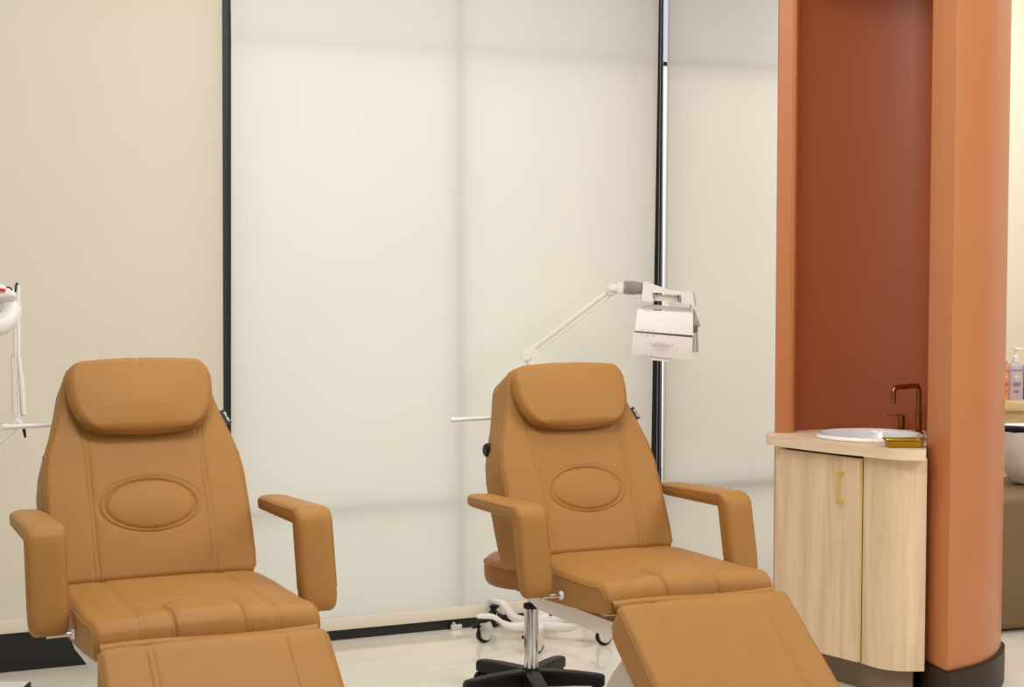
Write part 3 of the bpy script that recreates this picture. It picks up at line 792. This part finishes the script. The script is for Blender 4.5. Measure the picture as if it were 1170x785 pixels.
# casters, measured ground contacts
for (px, Y, face, legz) in ((550, 6.44, .5, .112), (565, 6.72, 1.2, .118), (608.5, 6.25, .25, .105), (688, 6.40, .2, .105), (672, 6.80, .4, .105)):
    gx, gy = xy(px, Y); g = np.array((gx-lx, gy-ly, 0)); L_ = np.linalg.norm(g); d = g/L_
    k = MB(); rows = []; sd = np.array((-d[1], d[0], 0))
    for t, z, w, hh in ((.02, .062, .05, .04), (.3*L_, .060, .046, .036), (.5*L_, .062, .042, .032), (.62*L_, .075, .040, .028), (.74*L_, legz-.012, .038, .024), (.84*L_, legz, .038, .02), (L_+.005, legz+.002, .036, .018), (L_+.022, legz+.001, .022, .012)):
        c = d*t+np.array((0, 0, z)); rows.append([c+sd*w*.5*x_+np.array((0, 0, hh*.5*z_)) for x_, z_ in ((-1, -.6), (-.7, -1), (.7, -1), (1, -.6), (1, .6), (.7, 1), (-.7, 1), (-1, .6))])
    k.loft(rows); k.build('stand_leg', M['white'], led, angle=50)
    R_ = rotz(face); c = g
    k = MB(); k.box(c+np.array((0, 0, .092)), (.042, .034, .012), R_, 1, .003)
    for sg in (-1, 1):
        pl = [(-.022, .088), (.024, .088), (.034, .066), (.034, .042), (.022, .018), (.006, .012), (-.012, .020), (-.022, .040), (-.026, .066)]
        vs = [c+R_@np.array((p_[0]+.010, sg*.016+dy_, p_[1])) for dy_ in (-.0015, .0015) for p_ in pl]
        n_ = len(pl); k.add(vs, [tuple(range(n_)), tuple(range(2*n_-1, n_-1, -1))]+[(q, q+n_, (q+1) % n_+n_, (q+1) % n_) for q in range(n_)])
    k.box(c+R_@np.array((.010, 0, .083)), (.052, .034, .008), R_, 0, .002)
    k.lathe([(0, -.019), (.006, -.019), (.006, .019), (0, .019)], c+R_@np.array((.012, 0, .036)), 14, R=R_@rotx(PI/2), cap=False)
    cst = k.build('caster', [M['chrome'], M['black']], led, angle=30)
    k = MB(); k.lathe([(.0, -.010), (.026, -.011), (.033, -.010), (.036, -.006), (.036, .006), (.033, .010), (.026, .011), (.0, .010)], c+R_@np.array((.012, 0, .0365)), 30, R=R_@rotx(PI/2), cap=False)
    wh = k.build('caster_wheel', M['black'], cst, angle=30)
    k = MB(); k.lathe([(.0, -.0125), (.022, -.012), (.023, .012), (.0, .0125)], c+R_@np.array((.012, 0, .0365)), 24, R=R_@rotx(PI/2), cap=False); k.build('wheel_hub', M['lgray'], wh, angle=30)
    k = MB(); k.box(c+R_@np.array((-.028, 0, .076)), (.034, .022, .012), R_@roty(-.35), 0, .004); k.build('brake_pedal', M['black'], cst)
J0 = at(601, 406, 6.48)-L0; J1 = at(699, 331, 6.46)-L0
k = MB(); k.tube([(0, 0, .2), (0, 0, J0[2]-.12)], .0165, 20); k.tube([(0, 0, J0[2]-.13), (J0[0], J0[1], J0[2])], [.0165, .014], 18); k.build('stand_pole', M['offw'], led)
ax = (J1-J0)/np.linalg.norm(J1-J0)
k = MB()
for o, r in ((.006, .0115), (-.017, .0045)):
    off = np.array((.6, 0, -.8))*(-o) if o < 0 else np.array((0, 0, o)); k.tube([J0+off, J1+off], r, 14)
k.build('spring_arm', M['offw'], led)
for J in (J0, J1):
    k = MB(); k.lathe([(0, -.02), (.02, -.02), (.024, -.016), (.024, .016), (.02, .02), (0, .02)], J, 26, R=rotx(PI/2), cap=False)
    k.build('arm_joint', M['offw'], led)
k = MB(); k.lathe([(0, -.016), (.017, -.016), (.019, .016), (0, .016)], J0+np.array((.028, 0, .012)), 20, R=rotx(PI/2), cap=False); k.build('arm_joint', M['offw'], led)
# head: frame of the panel assembly (x to its right, z up), tilted a little to the right as in use
HC = at(757, 380, 6.44)-L0; RH = rotz(.10)@roty(.085)
def hp_(x, y, z): return HC+RH@np.array((x, y, z))
PXM = 6.44/1765
def hq(px, py, y=0):
    """assembly point from the measured picture offset"""
    return np.array(((px-757)*PXM, y, -(py-380)*PXM))
def hpt(px, py, y=0): return HC+hq(px, py, y)
# coil grip
k = MB(); c0, c1 = hpt(713, 328.5), hpt(734, 329.5)
rr = []; cc = []
for i in range(64):
    t = i/63; cc.append(c0*(1-t)+c1*t); rr.append((.021+.0075*math.sin(PI*min(1, .25+t*.7)))*(1+.10*math.sin(t*2*PI*6)))
k.tube(cc, rr, 24); k.build('coil_grip', M['gray'], led)
k = MB(); k.tube([hpt(696, 331), hpt(703, 329), hpt(714, 328.6)], [.012, .017, .016], 16); k.box(hpt(708, 329), (.03, .036, .048), RH, 0, .008); k.build('grip_collar', M['offw'], led)
# handle housing with its slot: outline polygons extruded in depth
def slab(mb, quads, y0, y1, mi=0):
    for pl in quads:
        n_ = len(pl); f = [hpt(p_[0], p_[1], y0) for p_ in pl]; b_ = [hpt(p_[0], p_[1], y1) for p_ in pl]
        mb.add(f+b_, [tuple(range(n_-1, -1, -1)), tuple(range(n_, 2*n_))]+[(q, (q+1) % n_, (q+1) % n_+n_, q+n_) for q in range(n_)], mi)
k = MB()
slab(k, [[(732, 343.5), (734, 322), (739, 322), (744, 334), (746, 344.5)],
         [(739, 322), (752, 327), (764, 331), (782, 333), (777, 337), (744, 334)],
         [(782, 333), (790, 333.5), (793, 349), (778, 346), (777, 337)]], -.03, .03)
k.build('handle_housing', M['white'], led, smooth=False)
for pl0, yy in (([(790, 333.5), (792.3, 333.8), (795, 349), (792.8, 349)], .031), ([(744, 334), (747, 334.2), (747, 343.5), (744.5, 343.5)], .029), ([(774.5, 336), (777, 336.3), (778, 346), (775, 345)], .029)):
    k = MB(); slab(k, [pl0], -yy, yy); k.build('housing_trim', M['lgray'] if yy > .03 else M['gray'], led, smooth=False)
k = MB(); slab(k, [[(747, 336), (774, 338), (775, 345), (747, 343.6)]], .0, .02); k.build('housing_slot', M['white'], led, smooth=False)
k = MB(); slab(k, [[(734, 349.5), (752, 348.6), (790, 352.5), (790.5, 356), (764, 354.5), (734, 352.5)]], -.01, .05); k.build('hinge_rail', M['lgray'], led, smooth=False)
for pl0 in ([(759, 344), (763.5, 344), (763.5, 354), (759, 354)], [(733, 343), (734, 343), (734, 353), (733, 353)], [(788.5, 348), (789.8, 348), (788.8, 356), (787.8, 356)]):
    k = MB(); slab(k, [pl0], -.006, .006); k.build('hinge_post', M['white'], led, smooth=False)
# panels, each a slightly bowed plate
def plate(mb, q, y_tl, y_tr, y_bl, y_br, th=.012, mi=0):
    (tl, tr, br, bl) = q; n_ = 10; Fs = np.zeros((n_, n_, 3)); Bs = np.zeros((n_, n_, 3))
    for i in range(n_):
        for j in range(n_):
            a, b_ = j/(n_-1), i/(n_-1)
            px = (tl[0]*(1-a)+tr[0]*a)*(1-b_)+(bl[0]*(1-a)+br[0]*a)*b_; py = (tl[1]*(1-a)+tr[1]*a)*(1-b_)+(bl[1]*(1-a)+br[1]*a)*b_
            y = (y_tl*(1-a)+y_tr*a)*(1-b_)+(y_bl*(1-a)+y_br*a)*b_-.004*math.sin(PI*b_)
            Fs[i, j] = hpt(px, py, y); Bs[i, j] = hpt(px, py, y+th)
    mb.twosheet(Fs, Bs, mi)
UP = ((728, 353), (790.5, 357.5), (790, 382.5), (724, 377.3)); LO = ((722.5, 379.3), (789.8, 385), (789, 411), (720.5, 404.5))
def slits(k, y0, y1, yd, seq):
    for x_ in seq:
        yy = y0+(x_-730)/60*(y1-y0); k.box(hpt(x_, yy, yd), (.012, .002, .0016), roty(.08), 1)
k = MB(); plate(k, UP, -.02, -.03, -.05, -.06)
slits(k, 354.2, 357.2, -.0255, (737, 741.5, 747.5, 770, 775, 780)); slits(k, 375.6, 380.2, -.0545, (733, 739, 745, 764.5, 770, 777))
pu = k.build('light_panel', [M['white'], M['lgray']], led, angle=30)
k = MB(); plate(k, LO, -.05, -.06, -.035, -.045)
slits(k, 381.4, 386.2, -.056, (732, 738, 745, 763, 770, 777)); slits(k, 404.0, 409.2, -.0415, (732.5, 737.5, 744, 762.5, 769, 776))
pl_ = k.build('light_panel', [M['white'], M['lgray']], led, angle=30)
k = MB(); slab(k, [[(724.5, 376.9), (790.5, 382.3), (790.3, 385.2), (724, 379.6)]], -.045, -.035); k.build('hinge_gap', mat('mauve_rubber_strip', lin(140, 118, 108), .6), led, smooth=False)
k = MB(); plate(k, ((791.5, 352), (796.5, 356), (799, 372), (791, 381)), -.02, .06, .07, -.045, .006); plate(k, ((791, 384), (799, 376), (797, 402), (790.5, 403)), -.045, .06, .06, -.04, .006)
for i in range(14):
    for j in range(3):
        c = hpt(792.6+j*1.6, 383+i*1.35, -.036+j*.024); k.box(c, (.003, .004, .003), None, 1)
k.build('side_panel', [M['lgray'], M['white']], led, angle=30)
k = MB(); slab(k, [[(791, 373.5), (796, 372.5), (796.5, 379), (791, 380.5)]], -.03, .03); k.build('side_hinge', mat('dark_gray_hinge', lin(110, 100, 88), .5), led, smooth=False)
k = MB(); slab(k, [[(741, 406), (768, 409), (764.5, 413), (744, 411)]], -.03, -.02); k.build('panel_lip', M['white'], led, smooth=False)
Rt = roty(.09)@np.array(((1, 0, 0), (0, 0, -1), (0, 1, 0)), float)
text_obj('panel_lettering', 'LightStim', .023, M['inkdark'], pl_, hpt(753.3, 393, -.066), Rt)
text_obj('panel_lettering', 'ProPanel', .0105, M['inkred'], pl_, hpt(754.3, 398.2, -.0655), Rt)
k = MB(); c = hpt(766.6, 393.2, -.0665); k.box(c, (.006, .001, .0018)); k.box(c, (.0018, .001, .006)); k.build('panel_emblem', mat('red_plus', lin(200, 90, 90), .5), pl_, smooth=False)

# ------------------------------------------------------------------ magnifying lamp at the left
mY = 5.3
mg = thing('magnifying_lamp', 'white ring magnifying lamp on a spring arm at the left edge', 'lamp', (*xy(-60, mY), 0))
m0 = np.array(mg.location)
def mp_(px, py, Y=mY): return at(px, py, Y)-m0
k = MB(); k.box((-.02, .0, .02), (.36, .36, .04), rotz(TH), 0, .012); k.tube([(0, 0, .04), (0, 0, .86)], .016, 18); k.build('lamp_stand', M['white'], mg)
EL = mp_(20, 485)
k = MB(); k.tube([(0, 0, .84), EL+(0, 0, -.008)], .0085, 14); k.build('lower_arm', M['white'], mg)
k = MB(); k.tube([(0, .0, .81), EL+(-.004, 0, -.035)], .0075, 14); k.build('lower_arm', M['white'], mg)
k = MB()
T1 = mp_(17.5, 327); T2 = mp_(21, 330)
k.tube([mp_(18.3, 484), T1], .0068, 14); k.build('upper_arm', M['white'], mg)
k = MB(); k.tube([mp_(21.5, 484), mp_(21, 334), mp_(21, 327)], [.0068, .0068, .0068], 14); k.build('upper_arm', M['white'], mg)
k = MB()
k.tube([mp_(14.6, 408), mp_(15.6, 428), mp_(16.0, 472)], [.007, .0075, .0068], 16); k.build('spring_cover', M['offw'], mg)
k = MB(); k.tube([mp_(21.5, 408), mp_(23.5, 428), mp_(24, 428.2), mp_(27, 474)], [.0078, .0085, .0105, .009], 16)
k.build('spring_cover', M['offw'], mg)
for a_, b_, y_ in ((13, 17, 408), (20, 24, 408), (24.6, 28.6, 474)):
    k = MB(); k.tube([mp_(a_, y_), mp_(b_, y_)], .0028, 8); k.build('spring_pin', M['gray'], mg)
k = MB(); k.lathe([(0, -.014), (.016, -.014), (.018, -.01), (.018, .01), (.016, .014), (0, .014)], EL, 22, R=rotx(PI/2), cap=False); k.build('elbow_joint', M['white'], mg)
k = MB(); k.tube([mp_(27, 487), mp_(27.5, 492), mp_(29, 500)], [.004, .006, .004], 10); k.build('elbow_screw', M['black'], mg)
k = MB(); cpts = [mp_(20.5, 325, mY-.03), mp_(19, 323.4, mY-.03), mp_(18.2, 326, mY-.03), mp_(18, 331, mY-.03), mp_(16.6, 336, mY-.03)]; k.tube(cpts, .0034, 10)
k.build('power_cord', M['black'], mg)
k = MB(); k.tube([mp_(7.5, 328, mY-.07), mp_(11, 328.6, mY-.075), mp_(14, 331.5, mY-.07)], .0026, 10); k.build('power_cord', M['black'], mg)
# ring head
hc = mp_(-10, 352, mY-.02); Rr = rotz(.25)@rotx(PI/2-.5)
k = MB(); k.lathe([(.040, .012), (.048, .018), (.066, .022), (.086, .017), (.096, .004), (.099, -.012), (.097, -.030), (.090, -.034), (.050, -.034), (.040, -.02), (.040, .012)], hc, 56, R=Rr, cap=False)
k.build('lamp_ring', M['white'], mg, angle=50)
k = MB(); k.lathe([(0, .004), (.02, .003), (.039, 0), (.039, -.004), (0, -.004)], hc, 40, R=Rr, cap=False); k.build('magnifier_lens', M['lens'], mg)
k = MB(); k.box(mp_(8, 337, mY-.02), (.062, .05, .034), rotz(.25)@rotx(-.5), 0, .01); k.build('lamp_neck', M['white'], mg)
k = MB(); k.box(mp_(2.6, 331.2, mY-.052), (.022, .010, .010), rotz(.25)@roty(.2), 0, .002); k.build('rocker_switch', M['red'], mg)
# low white box at the lower left
bx_, by_ = xy(27, 5.4)[0], 5.28
wb = thing('floor_box', 'low white box with dark corner trim on the floor at far left', 'box', (bx_, by_, 0))
zt_ = at(27, 778, 5.4)[2]
k = MB(); k.box((-.2, .0, zt_/2), (.398, .24, zt_), rotz(.02), 0, .008); k.build('box_body', M['white'], wb)
k = MB(); k.box((.002, 0, zt_/2-.002), (.008, .243, zt_-.004), rotz(.02), 0, .002); k.build('corner_trim', M['black'], wb)

# ------------------------------------------------------------------ shampoo corner beyond the column
sc_x, sc_y = xy(1145, 6.62)
sh = thing('shampoo_chair', 'brown upholstered shampoo chair base beyond the column at right', 'chair', (sc_x, sc_y, 0))
z1 = at(1158, 556, 6.9)[2]; z0 = at(1160, 732, 6.55)[2]
k = MB(); rings = []
RS = rotz(.3)
for z, w, d in ((.012, .50, .5), (.02, .53, .53), (.05, .56, .56), (z1-.03, .57, .57), (z1-.008, .56, .56), (z1, .53, .53)):
    rings.append([RS@np.array(p) for p in rrect(w, d, .05, z, (.24, .25))])
k.loft(rings); k.build('chair_base', M['brown'], sh, angle=50)
k = MB(); k.loft([[RS@np.array(p) for p in rrect(.44, .44, .04, z, (.24, .25))] for z in (0, .014)]); k.build('base_plinth', M['black'], sh)
bo_x, bo_y = xy(1185, 7.0)
zb_, zr_ = z1, at(1160, 496, 6.75)[2]
bowl = thing('shampoo_bowl', 'white ceramic shampoo bowl with black neck rest on the brown base', 'basin', (bo_x, bo_y, zb_))
H_ = zr_-zb_
k = MB(); k.lathe([(.0, 0), (.08, 0), (.11, .015), (.15, H_*.4), (.175, H_*.75), (.185, H_), (.178, H_+.004), (.168, H_-.004), (.15, H_*.7), (.1, .04), (0, .03)], n=48, cap=False); k.build('bowl_shell', M['ceramic'], bowl, angle=60)
k = MB(); k.tube([(-.175, -.05, H_+.004), (-.13, -.12, H_+.006), (-.06, -.165, H_+.006), (.02, -.178, H_+.004)], [.014, .017, .017, .014], 16); k.build('neck_rest', M['black'], bowl)
# shelf cabinet with bottles
sY = 7.55; zs = at(1160, 459, sY)[2]; zs2 = at(1160, 472, sY)[2]
sx0 = xy(1140, sY)[0]
cab = thing('wall_shelf_cabinet', 'pale wood cabinet behind the shampoo bowl carrying the bottles', 'cabinet', (sx0, sY, 0))
k = MB(); k.box((.45, .2, zs-.022), (1.0, .4, .044), rotz(.05), 0, .002); k.build('shelf_top', M['wood2'], cab)
k = MB(); k.box((.47, .215, (zs-.044)/2), (.94, .34, zs-.044), rotz(.05)); k.build('cabinet_body', M['wood2'], cab, smooth=False)
def bottle(name, label, px, Y, pyb, pyt, wpx, bm, pump, txtm, shoulder=True):
    x_, y_ = xy(px, Y); zb = zs; zt2 = at(px, pyt, Y)[2]; hh = zt2-zb; w = wpx/1765*Y
    t = thing(name, label, 'bottle', (x_, y_, zb), 0, 'shampoo bottles on the pale wood cabinet')
    k = MB(); rings = []
    for z, s in ((0, .96), (.004, 1), (hh*.9, 1), (hh*.95, .94), (hh*.985, .7), (hh, .45)):
        rings.append(rrect(w*s, w*.6*s, w*.2*s, z))
    k.loft(rings)
    for zz, ww in ((.46, .5), (.42, .55), (.38, .45), (.24, .35), (.21, .3)): k.box((0, -w*.3-.0003, hh*zz), (w*ww, .001, .004), None, 1)
    bd = k.build('bottle_body', [bm, txtm], t, angle=50)
    k = MB()
    if pump:
        k.lathe([(w*.2, hh), (w*.22, hh+.004), (w*.22, hh+.03), (w*.12, hh+.034), (w*.09, hh+.036), (w*.09, hh+.06), (w*.17, hh+.062), (w*.17, hh+.075), (.0, hh+.078)], n=24)
        k.box((-w*.05+w*.25, -.01, hh+.07), (w*.55, .012, .01), None, 0, .003); k.build('pump', M['white'], t)
    else:
        k.lathe([(w*.3, hh), (w*.3, hh+.012), (w*.26, hh+.014)], n=24); k.build('bottle_cap', bm, t)
    Rl = np.array(((1, 0, 0), (0, 0, -1), (0, 1, 0)), float); fy_ = -w*.3-.0006
    text_obj('bottle_lettering', 'KÉRASTASE', w*.15, txtm, bd, (0, fy_, hh*.80), Rl)
    k = MB(); k.box((0, fy_, hh*.63), (w*.46, .001, .006)); k.box((0, fy_, hh*.63), (.006, .0012, .03)); k.build('bottle_emblem', M['green'] if pump else M['inkw'], bd, smooth=False)
    return t
bottle('shampoo_bottle', 'orange bottle on the shelf, nearest the column', 1147.5, sY+.13, 459, 415.5, 16, M['orange'], False, M['inkbrown'])
bottle('shampoo_bottle', 'lavender pump bottle with white pump on the shelf', 1161.5, sY+.12, 458, 414.5, 17, M['lav'], True, M['inkbrown'])
bottle('shampoo_bottle', 'bluish gray bottle cut by the right edge of the frame', 1178, sY+.14, 458, 416, 16, mat('blue_gray_bottle', lin(120, 128, 150), .4), False, M['inkw'])

# ------------------------------------------------------------------ light
w = bpy.data.worlds.new('sky'); SC.world = w; w.use_nodes = True; nt = w.node_tree; bg = nt.nodes['Background']
tc = nt.nodes.new('ShaderNodeTexCoord'); dp = nt.nodes.new('ShaderNodeVectorMath'); dp.operation = 'DOT_PRODUCT'
dp.inputs[1].default_value = tuple(nrm); nt.links.new(tc.outputs['Generated'], dp.inputs[0])
mr = nt.nodes.new('ShaderNodeMapRange'); mr.inputs['From Min'].default_value = -1; mr.inputs['From Max'].default_value = 1
nt.links.new(dp.outputs['Value'], mr.inputs['Value'])
rp = nt.nodes.new('ShaderNodeValToRGB'); nt.links.new(mr.outputs['Result'], rp.inputs['Fac'])
cr = rp.color_ramp; cr.elements[0].position = 0; cr.elements[0].color = (.50, .50, .50, 1); cr.elements[1].position = 1; cr.elements[1].color = (1, 1, 1, 1)
for p_, v_ in ((.22, .35), (.42, .14), (.53, .22), (.62, .95)):
    q_ = cr.elements.new(p_); q_.color = (v_, v_, v_, 1)
mu = nt.nodes.new('ShaderNodeMath'); mu.operation = 'MULTIPLY'; mu.inputs[1].default_value = 1.2; nt.links.new(rp.outputs['Color'], mu.inputs[0])
bg.inputs['Color'].default_value = (1, .985, .965, 1); nt.links.new(mu.outputs[0], bg.inputs['Strength'])
def area(name, loc, tgt, size, power, col=(1, .97, .925)):
    l = bpy.data.lights.new(name, 'AREA'); l.shape = 'RECTANGLE'; l.size, l.size_y = size; l.energy = power; l.color = col
    o = bpy.data.objects.new(name, l); C.objects.link(o); o.location = loc
    d = np.array(tgt)-np.array(loc)
    from mathutils import Vector
    o.rotation_euler = Vector(d).to_track_quat('-Z', 'Y').to_euler(); return o
area('ceiling_light', (-.3, 3.1, 3.25), (-.3, 3.9, 0), (1.7, .35), 41)
area('ceiling_light_right', (3.4, 3.2, 3.1), (1.6, 5.4, .9), (1.6, 1.4), 66)
area('fill_light_window', (0, 4.9, 3.25), (.1, 5.5, 0), (2.4, .8), 27)  # unseen fill, added to brighten the LED head, stool and floor near the window
area('ceiling_light_beyond', (2.6, 6.6, 3.2), (3.0, 7.0, 0), (1.4, 1.2), 40)
sun = bpy.data.lights.new('sun', 'SUN'); sun.energy = .1; sun.angle = math.radians(22); sun.color = (1, .98, .94)
so = bpy.data.objects.new('sun', sun); C.objects.link(so)
from mathutils import Vector
so.rotation_euler = Vector(tuple(-nrm+np.array((0, 0, -.02)))).to_track_quat('-Z', 'Y').to_euler()
SC.view_settings.view_transform = 'Standard'; SC.view_settings.look = 'None'; SC.view_settings.exposure = 0
